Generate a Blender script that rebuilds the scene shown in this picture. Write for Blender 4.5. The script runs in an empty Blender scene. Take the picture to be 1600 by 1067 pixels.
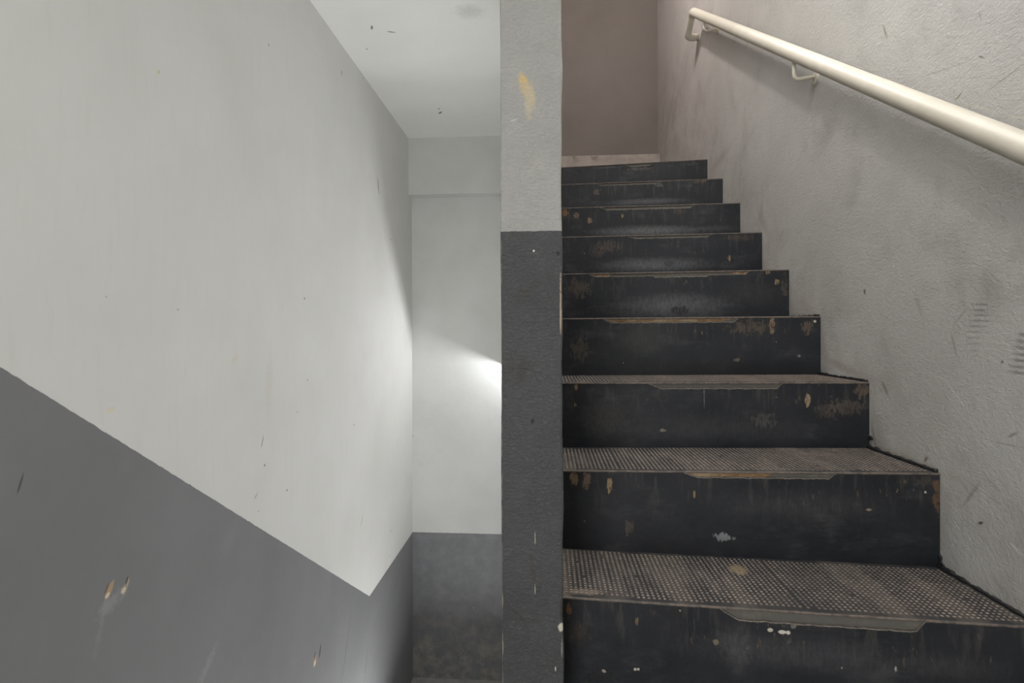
import bpy, bmesh, math, random
from mathutils import Vector, Matrix
random.seed(7)
C = bpy.context.scene.collection
S = bpy.context.scene
# ---------------------------------------------------------------- camera
F, CX, HY = 815.0, 800.0, 520.0          # focal length in px of a 1600 px frame, centre, horizon row
YAW = math.atan(55.0 / F)
ROLL = math.radians(0.18)
cd = bpy.data.cameras.new('camera'); cam = bpy.data.objects.new('camera', cd); C.objects.link(cam)
cd.sensor_width = 36.0; cd.lens = 36.0 * F / 1600.0
cd.shift_y = -(533.5 - HY) / 1600.0
cd.clip_start = 0.02
cam.matrix_world = Matrix.Rotation(YAW, 4, 'Z') @ Matrix.Rotation(math.pi / 2, 4, 'X') @ Matrix.Rotation(-ROLL, 4, 'Z')
S.camera = cam
# ---------------------------------------------------------------- world, exposure
S.view_settings.view_transform = 'Standard'; S.view_settings.look = 'None'
S.view_settings.exposure = 0.0; S.view_settings.gamma = 1.0; S.view_settings.use_curve_mapping = False
w = bpy.data.worlds.new('world'); S.world = w; w.use_nodes = True
w.node_tree.nodes['Background'].inputs[0].default_value = (0.9, 0.92, 1, 1)
w.node_tree.nodes['Background'].inputs[1].default_value = 0.0
S.cycles.max_bounces = 10; S.cycles.diffuse_bounces = 6

def lamp(name, kind, loc, energy, col, size, aim=None, size_y=None):
    l = bpy.data.lights.new(name, kind); l.energy = energy; l.color = col
    if kind == 'AREA':
        l.size = size
        if size_y: l.shape = 'RECTANGLE'; l.size_y = size_y
    else: l.shadow_soft_size = size
    o = bpy.data.objects.new(name, l); C.objects.link(o); o.location = loc
    if aim: o.rotation_euler = Vector(aim).to_track_quat('-Z', 'Y').to_euler()
    return o
YFAR = 3.75
LIGHTS = [
 ('stairwell_lamp', 'POINT', (0.24, 2.5, 2.68), 50, (1.0, 0.925, 0.90), 0.04),
 ('entry_fill', 'AREA', (-0.55, -1.45, 0.0), 36, (1.0, 0.985, 0.965), 0.8, (0.5, 1, 0), 1.8),  # soft fill added behind the camera to even out the walls
 ('stair_fill', 'AREA', (0.30, 1.25, 1.82), 29, (1.0, 0.985, 0.96), 0.55, (0.1, -0.05, -1), 1.4),  # unseen fill added over the stairs to lift the right wall
 ('well_fill', 'AREA', (-0.115, 1.95, -0.45), 10.5, (1.0, 1.0, 0.985), 2.2, (-1, 0, 0), 3.0),  # hidden fill added beside the partition's unseen face, no fitting there
 ('lower_landing_fill', 'AREA', (-0.50, 2.25, -2.46), 42, (1.0, 1.0, 0.985), 0.7, (0, -0.25, 1), 1.1),  # upward fill added above the lower floor to brighten the ceiling
 ('well_lamp', 'POINT', (-0.165, YFAR - 0.22, -0.042), 17, (0.98, 0.98, 1.0), 0.018),
]
for a in LIGHTS: lamp(*a)

# ---------------------------------------------------------------- pixel rows of the photo turned into points on known planes
def ray(x, y):
    a, b = x - CX, HY - y
    c, s = math.cos(ROLL), math.sin(ROLL)
    u, v = (a * c + b * s) / F, (-a * s + b * c) / F
    return Vector((u * math.cos(YAW) - math.sin(YAW), u * math.sin(YAW) + math.cos(YAW), v))
def on_x(x, y, X): r = ray(x, y); return r * (X / r.x)
def on_y(x, y, Y): r = ray(x, y); return r * (Y / r.y)

W = 0.90                     # right wall
XL = -0.98                   # left wall
YP = 0.95                    # end of the partition
XPR = on_y(879.5, 700, YP).x
XPL = on_y(782.5, 500, YP).x
FLOOR = -1.07
YB = -1.6
TOP = 3.45

# ---------------------------------------------------------------- mesh helpers
def obj(name, bm, mats, parent=None, smooth=False):
    me = bpy.data.meshes.new(name)
    bmesh.ops.recalc_face_normals(bm, faces=bm.faces[:])
    bm.to_mesh(me); bm.free()
    for m in (mats if isinstance(mats, (list, tuple)) else [mats]): me.materials.append(m)
    if smooth:
        for p in me.polygons: p.use_smooth = True
    o = bpy.data.objects.new(name, me); C.objects.link(o)
    if parent is not None: o.parent = parent
    return o
def struct(name, bm, mats, **k):
    o = obj(name, bm, mats, **k); o['kind'] = 'structure'; return o
def box(bm, x0, x1, y0, y1, z0, z1, bev=0, mi=0):
    g = bmesh.ops.create_cube(bm, size=1.0)
    for v in g['verts']:
        v.co = Vector((x0 + (v.co.x + .5) * (x1 - x0), y0 + (v.co.y + .5) * (y1 - y0), z0 + (v.co.z + .5) * (z1 - z0)))
    for v in g['verts']:
        for f in v.link_faces: f.material_index = mi
    if bev:
        es = list({e for v in g['verts'] for e in v.link_edges})
        bmesh.ops.bevel(bm, geom=es, offset=bev, segments=3, affect='EDGES', profile=0.5)
def prism8(bm, pts, mi=0):
    v = [bm.verts.new(p) for p in pts]           # 0-3 bottom, 4-7 top
    for q in ((0,1,2,3),(4,5,6,7),(0,1,5,4),(1,2,6,5),(2,3,7,6),(3,0,4,7)):
        bm.faces.new([v[i] for i in q]).material_index = mi
def tube(bm, pts, rad, seg=24, cap=True, mi=0):
    pts = [Vector(p) for p in pts]; rings = []
    t0 = (pts[1] - pts[0]).normalized()
    n = t0.cross(Vector((0.3, 0.1, 1))).normalized()
    for i, p in enumerate(pts):
        t = (pts[min(i + 1, len(pts) - 1)] - pts[max(i - 1, 0)]).normalized()
        n = (n - t * n.dot(t)).normalized(); b = t.cross(n)
        r = rad(i) if callable(rad) else rad
        rings.append([bm.verts.new(p + (n * math.cos(2*math.pi*k/seg) + b * math.sin(2*math.pi*k/seg)) * r) for k in range(seg)])
    for a, c in zip(rings, rings[1:]):
        for k in range(seg):
            f = bm.faces.new([a[k], a[(k+1) % seg], c[(k+1) % seg], c[k]]); f.material_index = mi
    if cap:
        bm.faces.new(rings[0]).material_index = mi; bm.faces.new(rings[-1]).material_index = mi
def fillet(pts, r, n=8):
    """rounds the inner corners of a polyline"""
    out = [Vector(pts[0])]
    for i in range(1, len(pts) - 1):
        p = Vector(pts[i]); a = (Vector(pts[i-1]) - p).normalized(); b = (Vector(pts[i+1]) - p).normalized()
        p0, p1 = p + a * r, p + b * r
        for k in range(n + 1):
            t = k / n; out.append(p0 * (1-t)**2 + p * 2*t*(1-t) + p1 * t*t)
    out.append(Vector(pts[-1])); return out

# ---------------------------------------------------------------- material helpers
class NT:
    def __init__(s, name, rough=0.6, spec=0.4):
        s.m = bpy.data.materials.new(name); s.m.use_nodes = True; s.t = s.m.node_tree
        s.b = s.t.nodes['Principled BSDF']; s.b.inputs['Roughness'].default_value = rough
        s.b.inputs['Specular IOR Level'].default_value = spec
    def n(s, k): return s.t.nodes.new(k)
    def put(s, sock, v):
        if isinstance(v, bpy.types.NodeSocket): s.t.links.new(v, sock)
        elif isinstance(v, (tuple, list)) and len(v) == 3 and sock.type == 'RGBA': sock.default_value = (*v, 1)
        else: sock.default_value = v
    def math(s, op, a, b=0.0, clamp=False):
        q = s.n('ShaderNodeMath'); q.operation = op; q.use_clamp = clamp
        s.put(q.inputs[0], a); s.put(q.inputs[1], b); return q.outputs[0]
    def mix(s, f, a, b, blend='MIX'):
        q = s.n('ShaderNodeMix'); q.data_type = 'RGBA'; q.blend_type = blend
        s.put(q.inputs[0], f); s.put(q.inputs[6], a); s.put(q.inputs[7], b); return q.outputs[2]
    def rng(s, v, a, b, c=0.0, d=1.0):
        q = s.n('ShaderNodeMapRange'); q.interpolation_type = 'SMOOTHSTEP'
        s.put(q.inputs[0], v); q.inputs[1].default_value = a; q.inputs[2].default_value = b
        q.inputs[3].default_value = c; q.inputs[4].default_value = d; return q.outputs[0]
    def noise(s, vec, scale, detail=3, rough=0.55, dist=0.0):
        q = s.n('ShaderNodeTexNoise'); s.put(q.inputs['Vector'], vec); q.inputs['Scale'].default_value = scale
        q.inputs['Detail'].default_value = detail; q.inputs['Roughness'].default_value = rough
        q.inputs['Distortion'].default_value = dist; return q.outputs[0]
    def vor(s, vec, scale, out='Distance'):
        q = s.n('ShaderNodeTexVoronoi'); s.put(q.inputs['Vector'], vec); q.inputs['Scale'].default_value = scale
        return q.outputs[out]
    def scale(s, vec, sc, loc=(0, 0, 0)):
        q = s.n('ShaderNodeMapping'); s.put(q.inputs[0], vec); q.inputs['Scale'].default_value = sc
        q.inputs['Location'].default_value = loc; return q.outputs[0]
    def co(s): return s.n('ShaderNodeTexCoord').outputs['Object']
    def uv(s): return s.n('ShaderNodeTexCoord').outputs['UV']
    def sep(s, v):
        q = s.n('ShaderNodeSeparateXYZ'); s.put(q.inputs[0], v); return q.outputs
    def comb(s, a, b, c=0.0):
        q = s.n('ShaderNodeCombineXYZ'); s.put(q.inputs[0], a); s.put(q.inputs[1], b); s.put(q.inputs[2], c); return q.outputs[0]
    def spot(s, uv2, c, ru, rv, ang=0.0, soft=0.3, jit=None, k=0.6):
        """soft-edged ellipse with a ragged rim, in surface metres"""
        q = s.n('ShaderNodeVectorMath'); q.operation = 'SUBTRACT'; s.put(q.inputs[0], uv2); q.inputs[1].default_value = (c[0], c[1], 0)
        m = s.n('ShaderNodeMapping'); s.put(m.inputs[0], q.outputs[0]); m.vector_type = 'TEXTURE'
        m.inputs['Rotation'].default_value = (0, 0, ang); m.inputs['Scale'].default_value = (ru, rv, 1)
        l = s.n('ShaderNodeVectorMath'); l.operation = 'LENGTH'; s.put(l.inputs[0], m.outputs[0]); d = l.outputs['Value']
        if jit is not None: d = s.math('ADD', d, s.math('MULTIPLY', s.math('SUBTRACT', jit, 0.5), k * 2))
        return s.rng(d, 1 + soft, 1 - soft)
    def bump(s, h, strength, dist=0.01, prev=None):
        q = s.n('ShaderNodeBump'); s.put(q.inputs['Height'], h); q.inputs['Strength'].default_value = strength
        q.inputs['Distance'].default_value = dist
        if prev is not None: s.put(q.inputs['Normal'], prev)
        s.put(s.b.inputs['Normal'], q.outputs[0]); return q.outputs[0]
    def col(s, c): s.put(s.b.inputs['Base Color'], c); return s.m

def specks(s, vec, base, scale, colr, amount, size=0.06):
    """small scattered pits and flecks"""
    d = s.vor(vec, scale); rc = s.sep(s.vor(vec, scale, 'Color'))[0]
    wob = s.noise(vec, scale * 4, 2)
    d = s.math('ADD', d, s.math('MULTIPLY', s.math('SUBTRACT', wob, 0.5), size * 1.6))
    m = s.math('MULTIPLY', s.rng(d, size, size * 0.5), s.math('LESS_THAN', rc, amount))
    return s.mix(m, base, colr), m
def marks(s, uv2, base, items, jit, rag=None):
    """items: centre, half-length, half-width, angle, colour, opacity, softness, ragged"""
    bm_ = None
    for (c, ru, rv, ang, colr, op, soft, k) in items:
        m = s.spot(uv2, c, ru, rv, ang, soft, jit, k)
        if rag is not None and soft >= 0.35:
            m = s.rng(s.math('ADD', m, s.math('MULTIPLY', rag, 0.9)), 0.92, 1.28) if soft < 0.8 else s.math('MULTIPLY', m, s.rng(rag, -0.9, 0.9))
        m = s.math('MULTIPLY', m, op)
        base = s.mix(m, base, colr)
        bm_ = m if bm_ is None else s.math('MAXIMUM', bm_, m)
    return base, bm_

WHITE = (0.69, 0.695, 0.675); GREY = (0.185, 0.188, 0.198)

# ---- left wall: white above a grey dado that drops with the lower flight, then runs level
d0 = on_x(0, 573, XL); d1 = on_x(570, 927, XL); d2 = on_x(645, 831, XL)
DADO_Z = d2.z
slope = (d1.z - d0.z) / (d1.y - d0.y)
def mat_left():
    s = NT('left wall paint', 0.6, 0.25); v = s.co(); x, y, z = s.sep(v)
    uv2 = s.comb(y, z)
    line = s.math('ADD', s.math('MULTIPLY', y, slope), d0.z - slope * d0.y)
    line = s.math('MAXIMUM', line, DADO_Z)
    wob = s.math('MULTIPLY', s.math('SUBTRACT', s.noise(v, 40, 3), 0.5), 0.006)
    g = s.rng(s.math('SUBTRACT', s.math('ADD', line, wob), z), -0.0012, 0.0012)
    big = s.noise(v, 1.6, 4, 0.6); fine = s.noise(v, 9, 5, 0.65); st = s.noise(s.scale(v, (1, 14, 2.0)), 3, 4)
    wh = s.mix(s.rng(big, 0.3, 0.75), (0.72, 0.72, 0.70), (0.655, 0.655, 0.63))
    wh = s.mix(s.math('MULTIPLY', s.rng(st, 0.52, 0.78), 0.22), wh, (0.60, 0.585, 0.54))
    wh, m1 = specks(s, v, wh, 7, (0.36, 0.30, 0.2), 0.16, 0.045)
    wh, m2 = specks(s, s.scale(v, (1, 1, 0.4)), wh, 17, (0.45, 0.43, 0.38), 0.10, 0.05)
    gr = s.mix(s.rng(big, 0.3, 0.75), (0.195, 0.197, 0.203), (0.228, 0.229, 0.237))
    gr = s.mix(s.math('MULTIPLY', s.rng(fine, 0.55, 0.8), 0.35), gr, (0.235, 0.235, 0.24))
    scr = s.noise(s.scale(v, (1, 30, 3.5)), 4, 5, 0.7)
    lowmask = s.rng(z, -0.45, -1.0)
    gr = s.mix(s.math('MULTIPLY', s.math('MULTIPLY', s.rng(scr, 0.66, 0.78), 0.35), lowmask), gr, (0.36, 0.37, 0.38))
    gr, m3 = specks(s, v, gr, 13, (0.055, 0.057, 0.06), 0.16, 0.06)
    gr, m4 = specks(s, s.scale(v, (1, 0.6, 1.2), (3, 3, 3)), gr, 19, (0.42, 0.42, 0.40), 0.12, 0.055)
    col = s.mix(g, wh, gr)
    jit = s.noise(v, 90, 3, 0.6)
    P = lambda px, py: (lambda q: (q.y, q.z))(on_x(px, py, XL))
    tan, pale, dk = (0.42, 0.32, 0.2), (0.72, 0.62, 0.44), (0.06, 0.055, 0.05)
    L = [ (P(171, 922), .020, .0075, 1.0, tan, 1, .15, .35), (P(168, 930), .007, .0045, .6, pale, 1, .2, .3), (P(167, 919), .011, .003, 1.05, (.2,.1,.05), .8, .4, .3),
          (P(197, 915), .018, .0065, 1.15, (.40,.34,.27), 1, .15, .35), (P(193, 922), .007, .0055, .6, pale, 1, .2, .3), (P(198, 907), .009, .003, 1.1, dk, .9, .4, .3),
          (P(492, 1032), .024, .013, 1.3, tan, .9, .2, .4), (P(492, 1036), .011, .007, .8, pale, 1, .2, .3), (P(500, 1017), .026, .006, 1.3, dk, .9, .3, .3), (P(492, 1024), .014, .005, 1.3, dk, .9, .3, .3),
          (P(32, 755), .018, .0022, 1.25, (.08,.08,.085), .9, .4, .2), (P(173, 943), .03, .014, .3, (.36,.36,.36), .45, .8, 1.8),
          (P(322, 1045), .05, .012, .7, (.34,.35,.36), .4, .8, 1.6), (P(158, 978), .05, .006, 1.3, (.30,.305,.31), .3, .9, 1.4), (P(358, 840), .05, .03, .7, (.26,.26,.27), .3, .9, 1.2),
          (P(540, 1020), .14, .004, 1.15, (.09,.09,.095), .6, .7, .6), (P(572, 1035), .10, .005, 1.2, (.1,.1,.105), .6, .7, .6), (P(410, 690), .02, .0022, 1.2, (.2,.17,.13), .9, .4, .3),
          (P(591, 290), .045, .006, 1.85, (.25,.23,.15), .9, .4, .4), (P(534, 114), .012, .006, 1.9, (.35,.3,.25), .8, .4, .4), (P(172, 641), .012, .005, .2, (.75,.66,.45), .6, .7, .6),
          (P(367, 560), .022, .010, .5, (.66,.6,.45), .5, .8, .7), (P(248, 113), .006, .003, 1.2, (.6,.5,.25), .7, .5, .5), (P(420, 600), .10, .02, 1.5, (.58,.54,.47), .35, .9, .8),
          (P(400, 775), .015, .003, .6, (.45,.38,.25), .8, .5, .6), (P(565, 815), .03, .004, .9, (.4,.34,.26), .6, .5, .6) ]
    col, mm = marks(s, uv2, col, L, jit)
    hgt = s.math('ADD', s.math('MULTIPLY', fine, 0.5), s.math('MULTIPLY', s.noise(v, 55, 3), 0.06))
    hgt = s.math('SUBTRACT', hgt, s.math('MULTIPLY', mm, 0.3))
    hgt = s.math('ADD', hgt, s.math('MULTIPLY', big, 1.2))
    s.bump(hgt, 0.35, 0.006)
    s.put(s.b.inputs['Roughness'], s.rng(fine, 0.2, 0.8, 0.6, 0.72))
    return s.col(col)

def mat_far():
    s = NT('landing wall paint', 0.5, 0.35); v = s.co(); x, y, z = s.sep(v); uv2 = s.comb(x, z)
    wob = s.math('MULTIPLY', s.math('SUBTRACT', s.noise(v, 30, 3), 0.5), 0.006)
    g = s.rng(s.math('SUBTRACT', s.math('ADD', DADO_Z, wob), z), -0.002, 0.002)
    big = s.noise(v, 2.5, 4, 0.6); fine = s.noise(v, 12, 5, 0.65)
    wh = s.mix(s.rng(big, 0.3, 0.75), (0.60, 0.61, 0.595), (0.54, 0.55, 0.53))
    wh, _ = specks(s, v, wh, 9, (0.33, 0.3, 0.22), 0.34, 0.07)
    gr = s.mix(s.rng(fine, 0.3, 0.75), (0.16, 0.164, 0.172), (0.21, 0.214, 0.224))
    gr, _ = specks(s, v, gr, 8, (0.04, 0.04, 0.04), 0.4, 0.06)
    gr, _ = specks(s, s.scale(v, (1, 1, 1), (5, 5, 5)), gr, 9, (0.5, 0.46, 0.36), 0.3, 0.07)
    low = s.rng(z, -1.85, -2.4)
    gr = s.mix(s.math('MULTIPLY', low, s.rng(s.noise(v, 14, 5, 0.7), 0.42, 0.7)), gr, (0.30, 0.28, 0.24))
    col = s.mix(g, wh, gr)
    s.bump(s.math('ADD', fine, s.math('MULTIPLY', big, 1.5)), 0.3, 0.005)
    return s.col(col)

def mat_ceiling():
    s = NT('ceiling paint', 0.6, 0.3); v = s.co(); x, y, z = s.sep(v); uv2 = s.comb(x, y)
    big = s.noise(v, 2.2, 4, 0.6); fine = s.noise(v, 10, 5, 0.65)
    c = s.mix(s.rng(big, 0.3, 0.75), (0.80, 0.805, 0.785), (0.75, 0.755, 0.73))
    c, _ = specks(s, v, c, 8, (0.4, 0.36, 0.28), 0.25, 0.06)
    def P(px, py):
        r = ray(px, py); q = r * (CEIL / r.z); return (q.x, q.y)
    jit = s.noise(v, 60, 3)
    L = [(P(688, 176), .022, .007, -.9, (.12,.11,.06), .9, .3, .5), (P(581, 43), .015, .005, -1.2, (.2,.2,.13), .9, .3, .4),
         (P(611, 50), .018, .005, .3, (.25,.25,.18), .8, .3, .5), (P(733, 18), .05, .04, 0, (.55,.55,.52), .6, .8, 1.0), (P(686, 170), .006, .006, 0, (.12,.11,.06), .9, .3, .5)]
    c, _ = marks(s, uv2, c, L, jit)
    s.bump(s.math('ADD', fine, s.math('MULTIPLY', big, 1.5)), 0.3, 0.006)
    return s.col(c)

def mat_partition():
    s = NT('partition paint', 0.55, 0.4); v = s.co(); x, y, z = s.sep(v); uv2 = s.comb(x, z)
    zd = on_y(830, 361, YP).z
    wob = s.math('MULTIPLY', s.math('SUBTRACT', s.noise(v, 60, 3), 0.5), 0.004)
    g = s.rng(s.math('SUBTRACT', s.math('ADD', zd, wob), z), -0.0008, 0.0008)
    big = s.noise(v, 6, 4, 0.6); fine = s.noise(v, 70, 5, 0.6); pl = s.noise(s.scale(v, (1, 1, 1.6)), 130, 4, 0.7, 1.2)
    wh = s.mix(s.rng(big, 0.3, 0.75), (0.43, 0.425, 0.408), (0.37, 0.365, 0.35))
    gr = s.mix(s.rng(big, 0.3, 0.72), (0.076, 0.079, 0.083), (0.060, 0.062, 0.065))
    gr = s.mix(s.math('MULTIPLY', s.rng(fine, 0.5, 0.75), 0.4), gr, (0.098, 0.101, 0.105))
    gr, _ = specks(s, v, gr, 34, (0.035, 0.035, 0.037), 0.10, 0.08)
    col = s.mix(g, wh, gr)
    jit = s.noise(v, 110, 4, 0.6)
    P = lambda px, py: (lambda q: (q.x, q.z))(on_y(px, py, YP))
    dk = (0.065, 0.062, 0.055)
    L = [ (P(820, 135), .024, .009, 1.85, (.60,.49,.30), .9, .35, .6), (P(826, 158), .030, .007, 1.6, (.58,.52,.38), .8, .5, .7), (P(818, 127), .010, .007, 1.4, (.70,.52,.22), .8, .5, .5),
          (P(817, 131), .004, .0025, 0, (.45,.44,.42), .9, .4, .3), (P(832, 150), .022, .004, 1.7, (.62,.52,.33), .6, .7, .7), (P(840, 255), .03, .008, .9, (.48,.47,.44), .4, .9, .8),
          (P(818, 457), .020, .008, .35, dk, .5, .8, 1.4), (P(812, 468), .013, .005, .7, dk, .45, .8, 1.4), (P(805, 575), .030, .018, -.2, dk, .45, .9, 1.2), (P(814, 583), .018, .008, 1.4, (.05,.048,.045), .55, .8, 1.2),
          (P(832, 658), .003, .005, 0, (.03,.03,.03), 1, .3, .4), (P(834, 392), .002, .002, 0, (.8,.8,.78), 1, .3, .2), (P(872, 396), .003, .004, 0, (.03,.03,.03), 1, .3, .3),
          (P(836, 840), .0006, .012, 0, (.6,.57,.5), .9, .4, .7), (P(836, 920), .0006, .009, 0, (.6,.57,.5), .9, .4, .7), (P(832, 890), .004, .026, .1, (.07,.055,.045), .7, .7, .7),
          (P(800, 950), .04, .0025, -.9, (.06,.055,.05), .6, .6, .6), (P(823, 968), .022, .003, -.1, (.06,.055,.05), .6, .6, .7), (P(785, 1010), .0014, .02, 0, (.55,.5,.4), .8, .5, 1.0),
          (P(785, 940), .0012, .012, 0, (.55,.5,.4), .7, .5, 1.0), (P(876, 480), .0016, .05, 0, (.55,.42,.32), .8, .4, 1.3), (P(868, 1045), .0012, .004, 0, (.6,.58,.5), .9, .4, .5),
          (P(877, 955), .003, .020, 0, (.05,.045,.04), .9, .5, .8), (P(802, 188), .006, .0015, .3, (.62,.62,.6), .6, .5, .5) ]
    L += [(P(877.5, 980), .006, .008, .3, (.62,.6,.5), 1, .25, .6), (P(878, 1015), .0015, .02, 0, (.3,.29,.26), .7, .4, 1.0)]
    col, mm = marks(s, uv2, col, L, jit)
    # the edge beads are rubbed through to old cream paint
    eL = s.math('LESS_THAN', s.math('SUBTRACT', x, XPL), 0.0022); eN = s.rng(s.noise(v, 35, 4, 0.7), 0.45, 0.6)
    col = s.mix(s.math('MULTIPLY', s.math('MULTIPLY', eL, eN), 0.5), col, (0.32, 0.28, 0.22))
    h = s.math('ADD', s.math('MULTIPLY', pl, 0.55), s.math('MULTIPLY', fine, 0.6))
    h = s.math('ADD', h, s.math('MULTIPLY', big, 1.0))
    s.bump(h, 1.0, 0.0045)
    s.put(s.b.inputs['Roughness'], s.mix(g, (0.6,)*3, (0.42,)*3))
    return s.col(col)

def mat_right():
    s = NT('rough plaster', 0.5, 0.4); v = s.co(); x, y, z = s.sep(v); uv2 = s.comb(y, z)
    big = s.noise(v, 1.7, 5, 0.62); mid = s.noise(v, 6, 5, 0.6, 0.4); fine = s.noise(s.scale(v, (1, 1.0, 1.5)), 95, 6, 0.7, 0.15)
    c = s.mix(s.rng(big, 0.3, 0.72), (0.57, 0.56, 0.535), (0.48, 0.47, 0.445))
    c = s.mix(s.math('MULTIPLY', s.rng(mid, 0.5, 0.78), 0.5), c, (0.335, 0.325, 0.30))
    c = s.mix(s.math('MULTIPLY', s.rng(fine, 0.55, 0.8), 0.25), c, (0.33, 0.32, 0.295))
    # hand height and shoe height grime close to the treads
    st = s.math('SUBTRACT', z, s.math('ADD', s.math('MULTIPLY', y, 0.80), -1.36))
    band = s.math('MULTIPLY', s.rng(st, 0.26, 0.04), s.rng(s.noise(v, 7, 5, 0.7), 0.38, 0.66))
    c = s.mix(s.math('MULTIPLY', band, 0.30), c, (0.29, 0.265, 0.23))
    c, m1 = specks(s, v, c, 15, (0.12, 0.11, 0.095), 0.14, 0.05)
    c, m2 = specks(s, s.scale(v, (1, 1, 1), (2, 4, 1)), c, 26, (0.20, 0.18, 0.15), 0.10, 0.06)
    jit = s.noise(v, 80, 4, 0.6)
    P = lambda px, py: (lambda q: (q.y, q.z))(on_x(px, py, W))
    def seg(p, q, w, colr, op, k=.5, soft=.5):
        a, b = P(*p), P(*q); du, dv = b[0]-a[0], b[1]-a[1]
        return (((a[0]+b[0])/2, (a[1]+b[1])/2), math.hypot(du, dv)/2, w, math.atan2(dv, du), colr, op, soft, k)
    dk = (0.15, 0.14, 0.125); scr = (0.62, 0.61, 0.58)
    L = []
    # printed shoe tread
    for i, yy in enumerate((475, 484, 492, 500.5, 509, 518, 527, 537, 547, 556)):
        xa = 1502 + abs(i - 5) * 2.5; xb = 1542 - max(0, i - 3) * 3
        L.append(seg((xa + 8, yy), (xb, yy + 1), .0022, dk, .62 - i*.035, 1.1, .8))
    for i, yy in enumerate((521, 532, 542, 552, 562, 572, 581)):
        L.append(seg((1590 - i*2, yy), (1606, yy + 3), .003, dk, .6, 1.0, .8))
    L += [seg((1486, 520), (1495, 558), .0022, (.24,.23,.2), .6), seg((1490, 508), (1512, 480), .0018, (.26,.25,.22), .5),
          seg((1440, 576), (1475, 592), .0016, scr, .7), seg((1475, 592), (1512, 640), .0016, scr, .7), seg((1512, 640), (1530, 700), .0016, scr, .6), seg((1530, 720), (1545, 820), .0014, scr, .5),
          seg((1505, 790), (1530, 755), .004, (.27,.25,.22), .6), seg((1530, 756), (1540, 800), .0016, scr, .5),
          seg((1528, 818), (1536, 816), .0028, (.08,.07,.06), .9), seg((1578, 848), (1600, 870), .004, scr, .7), seg((1565, 565), (1567, 566), .003, (.07,.06,.05), .9),
          seg((1275, 105), (1390, 105), .0014, scr, .4), seg((1535, 148), (1600, 100), .0014, (.3,.29,.27), .7), seg((1435, 122), (1500, 100), .0014, (.32,.31,.28), .6),
          seg((1480, 115), (1483, 145), .0018, scr, .6), seg((1493, 157), (1503, 144), .0016, (.2,.17,.1), .9), seg((1500, 160), (1562, 176), .0022, (.62,.6,.5), .7), seg((1576, 180), (1600, 186), .0025, (.62,.6,.5), .7),
          seg((1515, 166), (1516, 182), .001, (.28,.26,.24), .8), seg((1320, 98), (1380, 122), .002, (.34,.32,.30), .6),
          seg((1380, 40), (1386, 60), .003, (.28,.24,.18), .8), seg((1529, 88), (1537, 90), .0015, dk, .8), seg((1530, 20), (1533, 30), .0012, dk, .6),
          seg((1215, 498), (1235, 503), .002, (.28,.26,.22), .7), seg((1350, 452), (1352, 460), .005, (.12,.11,.09), .8), seg((1378, 596), (1388, 618), .005, (.2,.18,.15), .7),
          seg((1445, 716), (1448, 720), .008, (.14,.10,.07), .7, .7), seg((1362, 662), (1368, 700), .005, (.16,.12,.08), .5, 1.0), seg((1575, 683), (1590, 676), .003, (.22,.2,.18), .6),
          seg((1140, 230), (1115, 262), .02, (.33,.305,.27), .5, .8, .9), seg((1185, 330), (1200, 365), .015, (.35,.33,.29), .5, .8, .9), seg((1290, 560), (1350, 590), .012, (.33,.29,.24), .6, .9, .9),
          seg((1370, 700), (1460, 736), .010, (.30,.25,.2), .6, .9, .9), seg((1250, 470), (1275, 492), .015, (.36,.32,.27), .5, .9, .9),
          seg((1060, 100), (1040, 220), .02, (.40,.355,.32), .4, .9, .9), seg((1045, 180), (1085, 90), .008, (.36,.33,.3), .4, .9, .9),
          seg((1466, 745), (1467, 795), .004, (.22,.12,.05), .9, 1.2, .5), seg((1540, 430), (1560, 470), .02, (.33,.32,.29), .5, .8, .9),
          seg((1430, 460), (1440, 490), .006, (.33,.32,.3), .5, .8, .9), seg((1552, 690), (1600, 700), .0016, (.3,.29,.26), .6) ]
    c, mm = marks(s, uv2, c, L, jit)
    # upper landing's warm light painted in: wall turns pinker and brighter
    pk = s.rng(y, 1.9, 3.6)
    c = s.mix(s.math('MULTIPLY', pk, 0.75), c, (1.1, 1.03, 1.03), 'MULTIPLY')
    h = s.math('ADD', s.math('MULTIPLY', fine, 1.0), s.math('MULTIPLY', mid, 1.3))
    h = s.math('ADD', h, s.math('MULTIPLY', big, 2.0))
    h = s.math('SUBTRACT', h, s.math('MULTIPLY', s.math('ADD', m1, m2), 0.5))
    n1 = s.bump(h, 0.75, 0.0065)
    # long crooked trowel scratches
    wv = s.n('ShaderNodeTexNoise'); s.put(wv.inputs['Vector'], s.scale(v, (1, 2.2, 1.1), (4, 1, 7))); wv.inputs['Scale'].default_value = 5; wv.inputs['Detail'].default_value = 4
    rid = s.rng(s.math('ABSOLUTE', s.math('SUBTRACT', wv.outputs[0], 0.5)), 0.004, 0.0)
    rid = s.math('MULTIPLY', rid, s.rng(mid, 0.5, 0.6))
    s.bump(rid, 0.35, 0.003, n1)
    return s.col(c)

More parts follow.
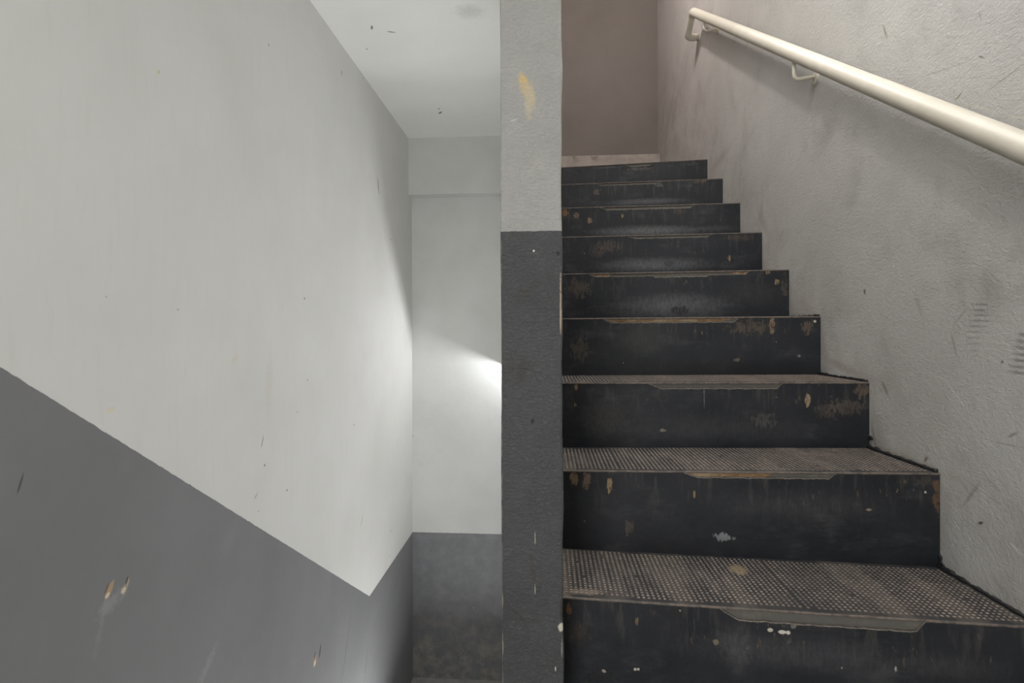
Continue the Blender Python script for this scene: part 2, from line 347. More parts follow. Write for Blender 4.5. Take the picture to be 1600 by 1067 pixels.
def mat_taupe():
    s = NT('upper wall paint', 0.6, 0.3); v = s.co(); x, y, z = s.sep(v); uv2 = s.comb(x, z)
    big = s.noise(v, 2.2, 4, 0.6); fine = s.noise(v, 14, 5, 0.65)
    c = s.mix(s.rng(big, 0.3, 0.75), (0.20, 0.175, 0.158), (0.17, 0.147, 0.13))
    c = s.mix(s.math('MULTIPLY', s.rng(fine, 0.5, 0.8), 0.3), c, (0.22, 0.19, 0.16))
    zt = on_y(950, 242, 4.1).z
    gr = s.math('MULTIPLY', s.rng(z, zt + 0.25, zt), s.rng(s.noise(s.scale(v, (1, 1, 2.5)), 7, 5, 0.7), 0.42, 0.7))
    c = s.mix(s.math('MULTIPLY', gr, 0.5), c, (0.17, 0.145, 0.125))
    s.bump(fine, 0.3, 0.004); return s.col(c)
def mat_plinth():
    s = NT('plinth paint', 0.6, 0.3); v = s.co(); x, y, z = s.sep(v)
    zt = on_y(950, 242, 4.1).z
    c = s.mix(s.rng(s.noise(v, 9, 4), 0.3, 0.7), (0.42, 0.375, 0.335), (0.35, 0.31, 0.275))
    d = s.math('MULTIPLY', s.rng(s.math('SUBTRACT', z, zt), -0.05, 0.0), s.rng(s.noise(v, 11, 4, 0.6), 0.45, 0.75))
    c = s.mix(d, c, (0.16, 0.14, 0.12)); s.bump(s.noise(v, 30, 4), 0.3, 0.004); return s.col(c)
def plain(name, c, rough=0.7, var=0.25, sc=12, bump=0.3):
    s = NT(name, rough, 0.35); v = s.co(); n_ = s.noise(v, sc, 5, 0.6)
    k = tuple(a * (1 - var) for a in c)
    s.bump(n_, bump, 0.003); return s.col(s.mix(s.rng(n_, 0.3, 0.7), c, k))

# ---- stairs
_q = ray(1153, 889); _q = _q * (-0.54 / _q.z); TANSPOT = (_q.x, _q.y)
_q = ray(915, 924); _q = _q * (-0.54 / _q.z); LEFTSPOT = (_q.x, _q.y)
def mat_riser(i, items):
    s = NT('black riser coating %d' % i, 0.5, 0.28); uv = s.uv(); u, vv, _ = s.sep(uv)      # u along, vv down from the edge, metres
    off = s.comb(u, vv, i * 3.7)
    big = s.noise(off, 5, 4, 0.6); fine = s.noise(off, 40, 5, 0.7)
    c = s.mix(s.rng(big, 0.3, 0.72), (0.0135, 0.0155, 0.0195), (0.0225, 0.0245, 0.0295))
    vert = s.noise(s.scale(off, (55, 9, 1)), 1.0, 4, 0.65)
    top = s.rng(vv, 0.15, 0.0)
    c = s.mix(s.math('MULTIPLY', s.rng(vert, 0.50, 0.72), s.math('MULTIPLY', top, 0.42)), c, (0.095, 0.088, 0.078))
    # brown wear, in clusters near the ends and the edge
    cl = s.rng(s.noise(off, 7, 3, 0.5), 0.50, 0.66)
    wr = s.rng(s.noise(s.scale(off, (95, 30, 1)), 1.0, 4, 0.7), 0.60, 0.70)
    hi = s.rng(vv, 0.13, 0.03)
    c = s.mix(s.math('MULTIPLY', s.math('MULTIPLY', s.math('MULTIPLY', cl, wr), hi), 0.9), c, (0.17, 0.125, 0.082))
    # pale scuffs where shoes rub
    sc = s.rng(s.noise(s.scale(off, (6, 14, 1)), 1.0, 5, 0.7), 0.52, 0.75)
    c = s.mix(s.math('MULTIPLY', sc, 0.30), c, (0.10, 0.10, 0.105))
    c, m1 = specks(s, off, c, 30, (0.28, 0.25, 0.20), 0.07, 0.07)
    jit = s.noise(off, 60, 4, 0.65)
    rag = s.rng(s.noise(s.scale(off, (170, 45, 1)), 1.0, 5, 0.75, 0.3), 0.36, 0.72)
    if items: c, mm = marks(s, uv, c, items, jit, rag)
    c = s.mix(s.math('MULTIPLY', s.rng(vv, 0.004, 0.0), 0.5), c, (0.15, 0.135, 0.115))
    s.put(s.b.inputs['Roughness'], s.rng(fine, 0.3, 0.7, 0.42, 0.6))
    h = s.math('ADD', s.math('MULTIPLY', fine, 0.4), big)
    s.bump(h, 0.5, 0.004); return s.col(c)
def mat_mat_base():
    s = NT('tread rubber', 0.6, 0.3); uv = s.uv(); u, vv, _ = s.sep(uv); v = s.co()
    n1 = s.noise(v, 9, 4, 0.65); n2 = s.noise(v, 60, 4, 0.7)
    c = s.mix(s.rng(n1, 0.4, 0.7), (0.030, 0.032, 0.035), (0.050, 0.047, 0.045))
    c = s.mix(s.math('MULTIPLY', s.rng(n2, 0.5, 0.75), 0.5), c, (0.12, 0.105, 0.09))
    x, y, z = s.sep(v); b_ = s.rng(s.noise(s.scale(v, (11, 2, 6)), 1.0, 3, 0.6), 0.50, 0.62)
    c = s.mix(s.math('MULTIPLY', b_, 0.5), c, (0.13, 0.115, 0.10))
    c = s.mix(s.spot(s.comb(x, y), TANSPOT, .018, .022, 0, .4, n2, .5), c, (0.26, 0.205, 0.13))
    c = s.mix(s.math('MULTIPLY', s.spot(s.comb(x, y), LEFTSPOT, .035, .012, 0, .5, n2, .8), .9), c, (0.20, 0.165, 0.135))
    edge = s.math('ADD', s.rng(vv, 0.006, 0.0), s.rng(u, 0.03, 0.0))
    c = s.mix(s.math('MULTIPLY', edge, s.rng(n2, 0.35, 0.6, 0.35, 1.0)), c, (0.165, 0.135, 0.112))
    s.bump(n2, 0.4, 0.002); return s.col(c)
def mat_stud():
    s = NT('worn stud tops', 0.6, 0.3); v = s.co(); n1 = s.noise(v, 7, 4, 0.65); n2 = s.noise(v, 120, 2, 0.6)
    c = s.mix(s.rng(n1, 0.35, 0.68), (0.20, 0.178, 0.158), (0.42, 0.355, 0.31))
    x, y, z = s.sep(v); b_ = s.rng(s.noise(s.scale(v, (11, 2, 6)), 1.0, 3, 0.6), 0.50, 0.62)
    c = s.mix(s.math('MULTIPLY', b_, 0.5), c, (0.50, 0.42, 0.36))
    c = s.mix(s.spot(s.comb(x, y), TANSPOT, .018, .022, 0, .4, n2, .5), c, (0.34, 0.27, 0.17))
    c = s.mix(s.rng(n2, 0.45, 0.75), c, (0.075, 0.07, 0.066)); return s.col(c)
def mat_body():
    s = NT('exposed stair concrete', 0.8, 0.2); v = s.co(); x, y, z = s.sep(v)
    n1 = s.noise(v, 6, 4, 0.6); n2 = s.noise(v, 90, 4, 0.7)
    c = s.mix(s.rng(n1, 0.48, 0.54), (0.125, 0.122, 0.112), (0.15, 0.143, 0.128))
    c = s.mix(s.rng(n2, 0.4, 0.7), c, (0.125, 0.115, 0.1)); s.bump(n2, 0.6, 0.002); return s.col(c)
def mat_tanpatch():
    s = NT('exposed tan screed', 0.8, 0.2); v = s.co()
    n1 = s.noise(v, 22, 4, 0.6); n2 = s.noise(v, 120, 4, 0.7)
    c = s.mix(s.rng(n1, 0.35, 0.65), (0.33, 0.25, 0.165), (0.20, 0.115, 0.055))
    c = s.mix(s.rng(n2, 0.5, 0.8), c, (0.42, 0.36, 0.26)); s.bump(n2, 0.7, 0.003); return s.col(c)

# ================================================================ structure
c0 = on_x(638, 216, XL); CEIL = c0.z; YBEAM = c0.y
YF = on_x(644, 560, XL).y                      # far wall of the lower landing
ZBEAM = on_y(700, 303, YBEAM).z
YU = on_x(1027.5, 120, W).y                    # far wall of the upper landing
LOW = -2.5
print('XL', XL, 'XPL', XPL, 'XPR', XPR, 'CEIL', CEIL, 'YF', YF, 'YU', YU, 'DADO', DADO_Z, 'slope', slope)
M_white = mat_left(); M_far = mat_far(); M_ceil = mat_ceiling(); M_part = mat_partition(); M_right = mat_right(); M_taupe = mat_taupe()
M_conc = plain('grey floor screed', (0.3, 0.29, 0.28))
M_side = plain('stairwell side paint', (0.5, 0.48, 0.45))

bm = bmesh.new(); box(bm, XL - .12, XL, YB, YF + .12, LOW - .1, CEIL + .02); struct('wall_left', bm, M_white)
bm = bmesh.new(); box(bm, XL, XPL, YF, YF + .12, LOW - .1, ZBEAM); box(bm, XL, XPL, YBEAM, YF + .12, ZBEAM, CEIL, 0); struct('wall_far', bm, M_far)
bm = bmesh.new(); box(bm, W, W + .12, YB, YU + .12, FLOOR - .1, TOP); struct('wall_right', bm, M_right)
# partition: a gently rounded, slightly wavy end and a sharp run back
bm = bmesh.new()
nz = 90; z0, z1 = LOW, TOP; r = 0.004
prof = [(XPL, YU - .3), (XPL, YP + r), (XPL + r*.3, YP + r*.3), (XPL + r, YP), ((XPL+XPR)/2, YP), (XPR - r, YP), (XPR - r*.3, YP + r*.3), (XPR, YP + r), (XPR, YU - .3)]
rows = []
for k in range(nz + 1):
    z = z0 + (z1 - z0) * k / nz
    wr = 0.0011 * math.sin(z * 17) + 0.0009 * math.sin(z * 41 + 1) + random.uniform(-.0005, .0005)
    wl = 0.0007 * math.sin(z * 13 + 2) + random.uniform(-.0003, .0003)
    rows.append([bm.verts.new((x + (wl if j < 4 and j > 0 else wr if 4 < j < 8 else 0), y, z)) for j, (x, y) in enumerate(prof)])
for a, b in zip(rows, rows[1:]):
    for j in range(len(prof) - 1): bm.faces.new([a[j], a[j+1], b[j+1], b[j]])
    bm.faces.new([a[-1], a[0], b[0], b[-1]])
bm.faces.new(rows[0]); bm.faces.new(rows[-1])
struct('wall_middle', bm, M_part)
# ceilings
bm = bmesh.new(); box(bm, XL, XPL, YB, YBEAM, CEIL, CEIL + .15)
struct('ceiling', bm, M_ceil)
bm = bmesh.new(); box(bm, XPL, W, YB, 0.55, CEIL, CEIL + .15); struct('ceiling_entry', bm, M_ceil)
bm = bmesh.new(); box(bm, XPR, W, 0.35, YU, TOP, TOP + .12); struct('ceiling_upper', bm, M_side)
bm = bmesh.new(); box(bm, XPL, W, 0.35, 0.55, CEIL + .15, TOP); struct('wall_header', bm, M_side)
bm = bmesh.new(); box(bm, XPL, XPR, 0.55, YP, CEIL + .15, TOP); box(bm, XPL, XPR, YU - .3, YU, 0.3, TOP); struct('wall_side', bm, M_side)
bm = bmesh.new(); box(bm, XPL, W, YU, YU + .12, 0.3, TOP); struct('wall_upper', bm, M_taupe)
zt = on_y(950, 242, YU - .12).z
bm = bmesh.new()
box(bm, XPR, W - .002, YU - .12, YU - .002, 0.9, zt, 0.006)
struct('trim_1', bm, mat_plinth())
bm = bmesh.new(); box(bm, XL, W, YB - .12, YB, FLOOR - .1, CEIL + .15); struct('wall_back', bm, M_ceil)
bm = bmesh.new(); box(bm, XL, W, YB, 0.25, FLOOR - .1, FLOOR); box(bm, XPL, W, .25, 1.3, FLOOR - .1, FLOOR); struct('floor', bm, M_conc)
# lower flight and landing
bm = bmesh.new()
n = 8; rr = (FLOOR - LOW) / n; gg = (2.75 - 0.25) / n
for k in range(n): box(bm, XL, XPL, 0.25 + k*gg, 0.25 + (k+1)*gg, FLOOR - (k+1)*rr - .15, FLOOR - (k+1)*rr)
box(bm, XL, XPL, 2.75, YF, LOW - .15, LOW)
struct('floor_lower', bm, M_conc)

# ================================================================ staircase
NR = [(1622, 977), (1466, 738), (1356.5, 596.5), (1281, 494), (1232, 421), (1190, 363), (1156, 317), (1129, 279), (1105, 249)]
NLy = [930, 733.5, 597.5, 497.5, 428, 370.5, 325, 288.5, 262]
SK = [0.055, 0.05, 0.045, 0.045, 0.045, 0.045, 0.05, 0.05, 0.05]
R = [on_x(x, y, W) for x, y in NR]; Lp = []
for i, yl in enumerate(NLy):
    p = on_y(881, yl, R[i].y + SK[i]); Lp.append(Vector((XPR, R[i].y + SK[i], p.z)))
for i in range(9): print(i + 1, 'R', [round(a, 3) for a in R[i]], 'L', [round(a, 3) for a in Lp[i]])
R.append(Vector((W, YU - .12, R[8].z))); Lp.append(Vector((XPR, YU - .12, Lp[8].z)))
stair = bpy.data.objects.new('staircase', None); C.objects.link(stair); stair.location = (0, 0, 0)
stair['label'] = 'black coated concrete staircase with studded rubber treads climbing beside the right wall'
stair['category'] = 'stairs'
M_body = mat_body(); M_tan = mat_tanpatch(); M_base = mat_mat_base(); M_stud = mat_stud()
M_tar = plain('black tar sealant', (0.017, 0.017, 0.018), 0.55, 0.3, 60, 0.6)
M_lip = plain('broken coating edge', (0.26, 0.235, 0.2), 0.8, 0.4, 90, 0.5)
# notches broken out of the front edge: pixel x range, depth in px, tan or grey
NOTCH = {1: [(1118, 1443, 19, 0)], 2: [(1062, 1305, 9.5, 1)], 3: [(1010, 1222, 9.5, 0)], 4: [(938, 1155, 7.5, 2)],
         5: [(916, 1172, 8, 3)], 6: [(978, 1112, 5, 0)], 7: [(936, 1085, 5.5, 0)], 8: [(928, 1030, 4, 0)], 9: [(975, 1020, 5, 0)]}
COAT = 0.005
def front(i, u, dz=0.0, dy=0.0):
    """point on riser i at fraction u from left to right, dz below the edge"""
    a, b = Lp[i], R[i]; p = a.lerp(b, u); return Vector((p.x, p.y + dy, p.z - dz))
def u_of(i, px):
    best = 0
    for k in range(2001):
        u = k / 2000; p = front(i, u)
        zc = p.y * math.cos(YAW) - p.x * math.sin(YAW); xx = CX + F * (p.x * math.cos(YAW) + p.y * math.sin(YAW)) / zc
        if xx > px: return u
    return 1.0
def zc_of(p): return p.y * math.cos(YAW) - p.x * math.sin(YAW)
# coloured marks per riser: pixel centre, half width px, half height px, colour, opacity, softness, raggedness
tanC = (.24, .17, .10); palC = (.5, .47, .40); gryC = (.12, .12, .125); dkC = (.012, .012, .013); rust = (.17, .085, .04)
MK = {
 1: [(887, 950, 4, 12, rust, .9, .4, .8), (993, 968, 3, 8, tanC, .8, .4, 1.), (1053, 965, 6, 28, (.022,.022,.023), .8, .6, .4), (1200, 982, 4, 3, palC, 1, .3, .5), (1219, 985, 6, 3, (.6,.57,.5), 1, .3, .8), (1228, 986, 3, 3, (.6,.57,.5), 1, .3, .5),
     (1236, 975, 5, 6, (.2,.19,.16), .9, .4, .5), (1197, 956, 2, 5, palC, 1, .4, .5), (1115, 1001, 5, 5, (.2,.17,.11), .8, .5, .7), (942, 1046, 4, 3, palC, .8, .4, .6), (990, 1043, 2.5, 2.5, palC, .9, .4, .4), (995, 1043, 2, 2, palC, .9, .4, .4),
     (900, 985, 14, 14, (.10,.075,.05), .6, .8, 1.3), (1150, 1010, 14, 34, gryC, .35, .8, .8), (1250, 1020, 120, 20, gryC, .3, .9, .9), (1480, 1040, 60, 16, (.09,.09,.085), .3, .9, 1.0), (1395, 1043, 3, 5, palC, .7, .5, .6), (935, 1055, 30, 12, dkC, .6, .7, .9)],
 2: [(896, 748, 7, 12, tanC, .8, .4, 1.1), (915, 752, 7, 16, tanC, .55, .5, 1.3), (951, 757, 5, 14, (.28,.20,.11), .95, .35, .7), (1083, 771, 2, 6, tanC, .9, .4, .7), (980, 823, 10, 12, (.10,.08,.06), .6, .6, 1.2), (1127, 838, 15, 7, (.24,.25,.26), .9, .5, 1.4),
     (1355, 795, 5, 2, (.3,.25,.18), .9, .4, .7), (1440, 750, 22, 12, (.11,.09,.07), .5, .7, 1.2), (1460, 775, 6, 30, (.15,.09,.05), .7, .6, 1.3), (1050, 850, 100, 14, dkC, .5, .9, .7), (1250, 790, 90, 20, gryC, .28, .9, .9), (1443, 768, 2, 2, palC, .8, .4, .3), (912, 813, 3, 1, palC, .5, .5, .5)],
 3: [(1260, 624, 5, 11, (.30,.22,.14), .95, .35, .7), (900, 604, 3, 6, tanC, .9, .4, .6), (898, 632, 3, 4, tanC, .9, .4, .8), (1035, 672, 5, 3, (.22,.2,.16), .9, .4, 1.), (1345, 610, 12, 12, (.2,.14,.1), .75, .5, 1.1), (1320, 636, 30, 14, (.15,.12,.09), .6, .6, 1.6), (1290, 640, 20, 16, (.14,.11,.085), .5, .7, 1.5),
     (945, 655, 28, 22, (.11,.1,.085), .5, .8, 1.3), (1190, 655, 22, 12, (.10,.095,.09), .5, .7, 1.0), (1099, 615, 1, 24, (.2,.2,.2), .5, .6, .6), (1120, 670, 120, 16, gryC, .2, .9, .8)],
 4: [(1205, 508, 5, 14, tanC, .8, .5, 1.3), (1170, 512, 34, 12, (.16,.12,.075), .6, .7, 1.6), (1260, 512, 8, 12, (.15,.11,.08), .6, .6, 1.3), (905, 545, 16, 22, (.14,.115,.085), .6, .7, 1.5), (1000, 530, 30, 20, (.05,.053,.045), .7, .8, .8), (1150, 562, 6, 3, (.2,.17,.13), .6, .5, .8), (1272, 502, 2, 2, palC, 1, .3, .3), (1110, 575, 110, 10, dkC, .5, .9, .7), (1247, 556, 3, 2, (.2,.2,.18), .8, .4, .5)],
 5: [(1050, 478, 62, 14, (.115,.118,.125), .85, .9, .8), (1062, 485, 14, 8, (.02,.02,.022), .9, .5, .9), (1213, 441, 4, 5, tanC, .95, .4, .6), (1199, 426, 4, 3, tanC, .8, .4, .6), (905, 450, 20, 16, (.15,.12,.085), .6, .7, 1.5), (1225, 450, 6, 14, (.11,.09,.07), .5, .6, 1.2), (1180, 458, 30, 14, (.075,.065,.06), .5, .8, 1.3)],
 6: [(1020, 414, 62, 8, (.13,.133,.14), .85, .9, .8), (1045, 412, 8, 6, (.03,.03,.032), .7, .6, .9), (948, 385, 20, 10, (.15,.11,.08), .6, .7, 1.5), (1139, 403, 2.5, 5, tanC, .8, .4, .7), (1155, 372, 24, 5, (.12,.085,.06), .6, .7, 1.3), (935, 395, 14, 8, (.12,.09,.07), .5, .7, 1.3)],
 7: [(1010, 361, 62, 6, (.155,.158,.165), .85, .9, .8), (884, 333, 6, 6, rust, .9, .5, 1.), (922, 345, 4, 5, tanC, .8, .4, .8), (901, 337, 5, 5, tanC, .6, .5, 1.), (973, 337, 2.5, 4, tanC, .8, .5, .8), (1060, 330, 12, 5, (.13,.09,.06), .5, .7, 1.3), (1118, 357, 24, 4, (.1,.1,.1), .4, .8, 1.)],
 8: [(1012, 315, 44, 3.5, (.14,.14,.145), .7, .9, .8), (1095, 283, 12, 4, (.18,.12,.075), .7, .6, 1.3), (1030, 288, 8, 5, (.12,.11,.1), .6, .6, 1.2), (933, 300, 6, 6, (.12,.09,.07), .6, .6, 1.)],
 9: [(1017, 260, 6, 2.4, (.01,.01,.01), .95, .35, .5), (1000, 264, 22, 2, (.17,.14,.11), .6, .5, 1.5), (950, 262, 24, 1.5, (.16,.15,.13), .5, .6, 1.4), (905, 268, 5, 4, dkC, .8, .5, .8), (1080, 256, 18, 3, (.06,.06,.06), .5, .7, 1.)],
}
def step(i):
    """i: 0-based"""
    k = i + 1
    a0, b0 = Lp[i], R[i]; a1, b1 = Lp[i+1], R[i+1]
    lowz = FLOOR if i == 0 else None
    zl = (a0.z - 0.19) if i else FLOOR; zr = (b0.z - 0.19) if i else FLOOR
    back = 0.0
    e = Vector((0, 0, 1))
    bm = bmesh.new()
    T = 0.005                                        # tread thickness over the concrete
    Aq = [a0, b0, b1, a1]
    dn = 0.30 if i else None
    bot = [Vector((p.x, p.y, (p.z - dn) if dn else FLOOR)) for p in (a0, b0)] + [Vector((p.x, p.y, (q.z - dn) if dn else FLOOR)) for p, q in ((b1, b0), (a1, a0))]
    tp = [Vector((a0.x, a0.y, a0.z - T)), Vector((b0.x, b0.y, b0.z - T)), Vector((b1.x, b1.y, b0.z - T)), Vector((a1.x, a1.y, a0.z - T))]
    prism8(bm, bot + tp)
    st = obj('step', bm, M_body, stair)
    # --- coating on the riser with the broken edge
    bm = bmesh.new(); uvl = bm.loops.layers.uv.new('UVMap')
    px0, px1, dpx, kind = NOTCH[k][0]
    ua, ub = u_of(i, px0), u_of(i, px1); zc = zc_of(front(i, (ua + ub) / 2)); dep = dpx * zc / F
    wid = (R[i] - Lp[i]).length
    H = (a0.z - (Lp[i-1].z if i else FLOOR)) - 0.0; 
    N = 220; us = sorted(set([q / N for q in range(N + 1)] + [ua, ub])); rnd = random.Random(k)
    cols = []
    ph = rnd.uniform(0, 9)
    for u in us:
        hb = (Lp[i].lerp(R[i], u).z - ((Lp[i-1].lerp(R[i-1], u).z) if i else FLOOR))
        t = 0.0018 + 0.0010 * abs(math.sin(u * 23 + ph)) * rnd.random()
        if ua <= u <= ub:
            s_ = min((u - ua) / max(0.0001, 0.045), (ub - u) / 0.02, 1.0)
            t = max(t, dep * s_ + 0.0006 * math.sin(u * 120 + ph) + rnd.uniform(-.0006, .0006))
            if k == 5 and not (0.42 * (ub - ua) < u - ua < 0.75 * (ub - ua)): t *= 0.72
        else:
            dd = min(abs(u - ua), abs(u - ub))
            if dd < 0.05: t = max(t, dep * 0.28 * (1 - dd / 0.05))
        vs = [bm.verts.new(front(i, u, t, -COAT)), bm.verts.new(front(i, u, t + (hb - t) * .33, -COAT)), bm.verts.new(front(i, u, t + (hb - t) * .66, -COAT)), bm.verts.new(front(i, u, hb, -COAT)), bm.verts.new(front(i, u, t, 0)), bm.verts.new(front(i, u, hb, 0))]
        cols.append((u, t, hb, vs))
    for (u0, t0, h0, A), (u1, t1, h1, B) in zip(cols, cols[1:]):
        def face(vv, uvs, mi):
            f = bm.faces.new(vv); f.material_index = mi
            for lp, q in zip(f.loops, uvs): lp[uvl].uv = q
        U0, U1 = u0 * wid, u1 * wid
        if ua <= u0 and u1 <= ub:                     # pale broken rim of the coating
            q_ = [bm.verts.new(front(i, u0, t0 - .0002, -COAT - .0006)), bm.verts.new(front(i, u1, t1 - .0002, -COAT - .0006)),
                  bm.verts.new(front(i, u1, t1 + .0016 + .0012 * rnd.random(), -COAT - .0003)), bm.verts.new(front(i, u0, t0 + .0022, -COAT - .0003))]
            bm.faces.new(q_).material_index = 1
        for a, b, s0, s1 in ((0, 1, 0, .33), (1, 2, .33, .66), (2, 3, .66, 1)):
            face([A[a], B[a], B[b], A[b]], [(U0, t0 + (h0-t0)*s0), (U1, t1 + (h1-t1)*s0), (U1, t1 + (h1-t1)*s1), (U0, t0 + (h0-t0)*s1)], 0)
        innotch = ua - .02 <= u0 <= ub + .02
        face([A[0], B[0], B[4], A[4]], [(U0, 0)] * 4, 1 if innotch else 0)
    for cc in (cols[0][3], cols[-1][3]):
        f = bm.faces.new([cc[0], cc[1], cc[2], cc[3], cc[5], cc[4]])
    items = []
    for (px, py, hw, hh, colr, op, soft, kk) in MK[k]:
        u = u_of(i, px); p = front(i, u); z_ = zc_of(p); top_py = HY - p.z * F / z_
        r_ = ray(px, py); q = r_ * (p.y / r_.y)
        items.append(((u * wid, p.z - q.z), hw * z_ / F, hh * z_ / F, 0.0, colr, op * (0.6 if hw >= 12 and colr[0] > colr[2] * 1.15 else 1), soft, kk * .8))
    rf = obj('riser_face', bm, [mat_riser(k, items), M_lip], st)
    # --- tan screed showing in some notches: a thin scab on the concrete
    spans = {2: [(1062, 1212)], 4: [(940, 1150)], 5: [(917, 955), (1143, 1172)]}.get(k, [])
    for (pa, pb) in spans:
        bm = bmesh.new(); n = 26; va, vb = u_of(i, pa), u_of(i, pb); top = []; btm = []
        for q in range(n + 1):
            u = va + (vb - va) * q / n
            d_ = dep * (0.95 if k != 4 else 0.9) * min(1, (q + .6) / 3, (n - q + .4) / 3) + rnd.uniform(-.0006, .0006)
            top.append((bm.verts.new(front(i, u, 0.0052, -.0022)), bm.verts.new(front(i, u, 0.0052, -.0002))))
            btm.append((bm.verts.new(front(i, u, max(.006, d_), -.0022)), bm.verts.new(front(i, u, max(.006, d_), -.0002))))
        for q in range(n):
            bm.faces.new([top[q][0], top[q+1][0], btm[q+1][0], btm[q][0]]); bm.faces.new([top[q][1], top[q+1][1], btm[q+1][1], btm[q][1]])
            bm.faces.new([btm[q][0], btm[q+1][0], btm[q+1][1], btm[q][1]]); bm.faces.new([top[q][0], top[q+1][0], top[q+1][1], top[q][1]])
        for q in (0, n): bm.faces.new([top[q][0], btm[q][0], btm[q][1], top[q][1]])
        o = obj('exposed_screed', bm, M_tan, st); o['label'] = 'tan screed showing through the broken edge'
    # --- studded tread
    bm = bmesh.new(); uvl = bm.loops.layers.uv.new('UVMap')
    def tp3(u, v, h=0.0):                             # u across, v metres back from the nose
        a = Lp[i].lerp(R[i], u); b = Lp[i+1].lerp(R[i+1], u); D = b.y - a.y
        return Vector((a.x, a.y - COAT - .0015 + v, a.z + h))
    dl = a1.y - a0.y + COAT + .0015; dr = b1.y - b0.y + COAT + .0015
    n = 60; prev = None; rnd2 = random.Random(k * 5)
    for q in range(n + 1):
        u = q / n; D = (dl + (dr - dl) * u) - COAT - .0003
        jt = rnd2.uniform(-.0005, .0005)
        ring = [tp3(u, 0.0015 + jt, -T), tp3(u, jt, -T * .6), tp3(u, 0.0006 + jt, -.001), tp3(u, 0.003 + jt, 0), tp3(u, D, 0), tp3(u, D, -T)]
        uvs = [(u * wid, 0), (u * wid, 0.0), (u * wid, 0.0), (u * wid, 0.004), (u * wid, D), (u * wid, D)]
        cur = ([bm.verts.new(p) for p in ring], uvs)
        if prev:
            for a in range(5):
                f = bm.faces.new([prev[0][a], cur[0][a], cur[0][a+1], prev[0][a+1]])
                for lp, c_ in zip(f.loops, (prev[1][a], cur[1][a], cur[1][a+1], prev[1][a+1])): lp[uvl].uv = c_
            bm.faces.new([prev[0][5], cur[0][5], cur[0][0], prev[0][0]])
        else: bm.faces.new(cur[0])
        prev = cur
    bm.faces.new(prev[0])
    pitch = 0.0104; sz = 0.0026; hh = 0.0014
    nu = int(wid / pitch)
    panels = [0.0, 0.19, 0.34, 0.55, 0.76, 1.01]; cnext = 1
    for pi in range(5):
        offv = rnd2.uniform(0, pitch); offu = rnd2.uniform(0, 0.004); shear = rnd2.uniform(-.02, .05)
        c = cnext
        while (c + .9) * pitch < min(panels[pi+1], 1.0) * wid - .002:
            uu = (c * pitch + offu) / wid; D = dl + (dr - dl) * uu - .008
            rws = int((D - 0.018) / pitch)
            for r0 in range(rws):
                v0 = 0.016 + offv * .5 + r0 * pitch + shear * (c % 9) * pitch * .3
                if v0 > D - .006: continue
                if rnd2.random() < 0.003: continue
                s_ = sz * rnd2.uniform(.82, 1.1); su = s_ / wid
                t_ = [bm.verts.new(tp3(uu + x_ * su * .82, v0 + y_ * s_ * .82, hh)) for x_, y_ in ((-1,-1),(1,-1),(1,1),(-1,1))]
                b_ = [bm.verts.new(tp3(uu + x_ * su, v0 + y_ * s_, 0.0)) for x_, y_ in ((-1,-1),(1,-1),(1,1),(-1,1))]
                bm.faces.new(t_).material_index = 1
                for a in range(4): bm.faces.new([t_[a], t_[(a+1)%4], b_[(a+1)%4], b_[a]])
            c += 1; cnext = c
    obj('tread', bm, [M_base, M_stud], st)
    # --- tar sealant along the wall
    if i < 4:
        bm = bmesh.new(); n = 40; pts = []; rad = []
        for q in range(n + 1):
            t = q / n; p = R[i].lerp(Vector((W, R[i+1].y - .006, R[i].z)), t)
            pts.append(p + Vector((-.003, 0, .002 + rnd2.uniform(-.001, .001))))
            rad.append(0.0045 + 0.002 * math.sin(q * .9 + k) * rnd2.random() + (0.002 if q > n * .8 else 0))
        tube(bm, pts, lambda q: rad[q], 8)
        if i in (0, 1):
            for _ in range(7):
                c_ = Vector((W - .001, R[i+1].y - .010 + rnd2.uniform(-.006, .008), R[i].z + rnd2.uniform(.004, .034)))
                bmesh.ops.create_icosphere(bm, subdivisions=2, radius=rnd2.uniform(.004, .008), matrix=Matrix.Translation(c_) @ Matrix.Diagonal((.6, 1.2, 1, 1)))
        obj('sealant_bead', bm, M_tar, st, smooth=True)
for i in range(9): step(i)

# plaster crumb stuck on the partition corner beside the first step
# ================================================================ handrail
M_cream = NT('cream gloss paint', 0.42, 0.45)
v = M_cream.co(); base = M_cream.mix(M_cream.rng(M_cream.noise(v, 8, 4), .3, .7), (0.66, 0.62, 0.53), (0.60, 0.56, 0.47))
base, mk = specks(M_cream, v, base, 22, (0.12, 0.08, 0.04), 0.10, 0.06)
M_cream.bump(M_cream.math('ADD', M_cream.noise(v, 40, 3), M_cream.math('MULTIPLY', mk, -1.0)), 0.25, 0.002); M_cream = M_cream.col(base)
XR = W - 0.07; RAD = 0.0235
pa = on_x(1600, 231.5, XR); pb = on_x(1082, 18.5, XR)
d = (pb - pa).normalized(); start = pa - d * 0.55
perp = Vector((0, d.z, -d.y))
rail = bpy.data.objects.new('handrail', None); C.objects.link(rail)
rail['label'] = 'cream painted tubular metal handrail fixed to the right wall above the stairs'; rail['category'] = 'handrail'
bm = bmesh.new()
e1 = pb + perp * 0.135 + d * 0.05
end = Vector((W - .0005, e1.y, e1.z)) + d * 0.01
pts = [start] + [pa - d * .2, pa, pa.lerp(pb, .3), pa.lerp(pb, .6)]
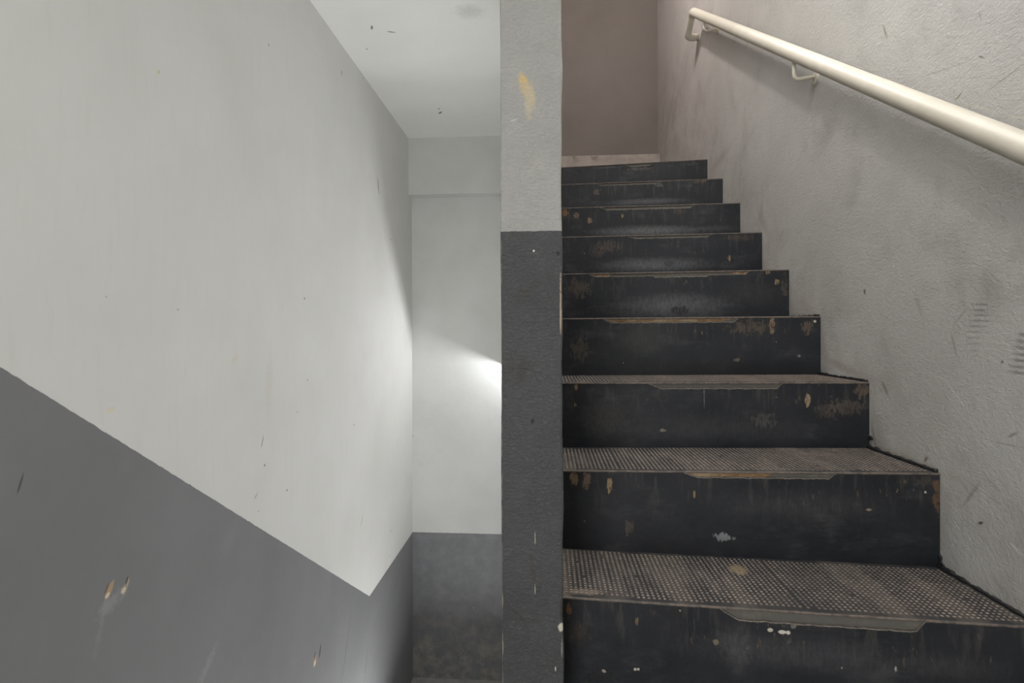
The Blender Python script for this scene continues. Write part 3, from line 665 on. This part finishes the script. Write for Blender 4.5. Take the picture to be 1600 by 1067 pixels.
pts += fillet([pb - d * .2, pb, e1, end], 0.036, 12)[0:]
L_end = len(pts)
def rr_(q): return RAD if q < L_end - 26 else RAD - 0.003 * min(1, (q - (L_end - 26)) / 6)
tube(bm, pts, rr_, 32)
obj('rail_pipe', bm, M_cream, rail, smooth=True)
for (px, py) in ((1275, 122), (1122, 47)):
    w0 = on_x(px, py, W)
    zr = pa.z + (w0.y - pa.y) * d.z / d.y
    bm = bmesh.new()
    tube(bm, fillet([(XR, w0.y, zr - RAD * 1.1), (XR - .001, w0.y + .002, w0.z - .002), (W - .002, w0.y, w0.z + .004)], .02, 8), .0062, 14)
    br = obj('bracket', bm, M_cream, rail, smooth=True)
    bm = bmesh.new(); tube(bm, [(W - .006, w0.y, w0.z), (W - .0035, w0.y, w0.z), (W, w0.y, w0.z)], lambda q: (.018, .021, .0215)[q], 28)
    obj('mounting_plate', bm, M_cream, br)

# ================================================================ bulkhead lamp on the landing wall, hidden from the stair head by the partition
M_metal = plain('white enamel', (0.7, 0.7, 0.68), 0.4, 0.1)
lp = bpy.data.objects.new('wall_lamp', None); C.objects.link(lp)
lp['label'] = 'small tilted white lamp on the landing wall just behind the partition'; lp['category'] = 'lamp'
hd = Vector((0, -0.66, 0.75)); hn = Vector((0, 0.75, 0.66)); hc = Vector((-0.200, YFAR - 0.22, -0.040)) + hn * 0.022
bm = bmesh.new()
prism8(bm, [hc + Vector((sx * .088, 0, 0)) + hd * a for sx, a in ((-1, -.27), (1, -.27), (1, .12), (-1, .12))] +
           [hc + Vector((sx * .088, 0, 0)) + hd * a + hn * .006 for sx, a in ((-1, -.27), (1, -.27), (1, .12), (-1, .12))])
obj('hood', bm, M_metal, lp)
bm = bmesh.new(); tube(bm, [(-.24, YF - .003, hc.z + .03), (-.24, YF - .06, hc.z + .03), hc + hn * .004], .008, 12); obj('arm', bm, M_metal, lp)
bm = bmesh.new(); box(bm, -.25, -.16, YF - .012, YF, hc.z - .02, hc.z + .08, .003); obj('mounting_plate', bm, M_metal, lp)
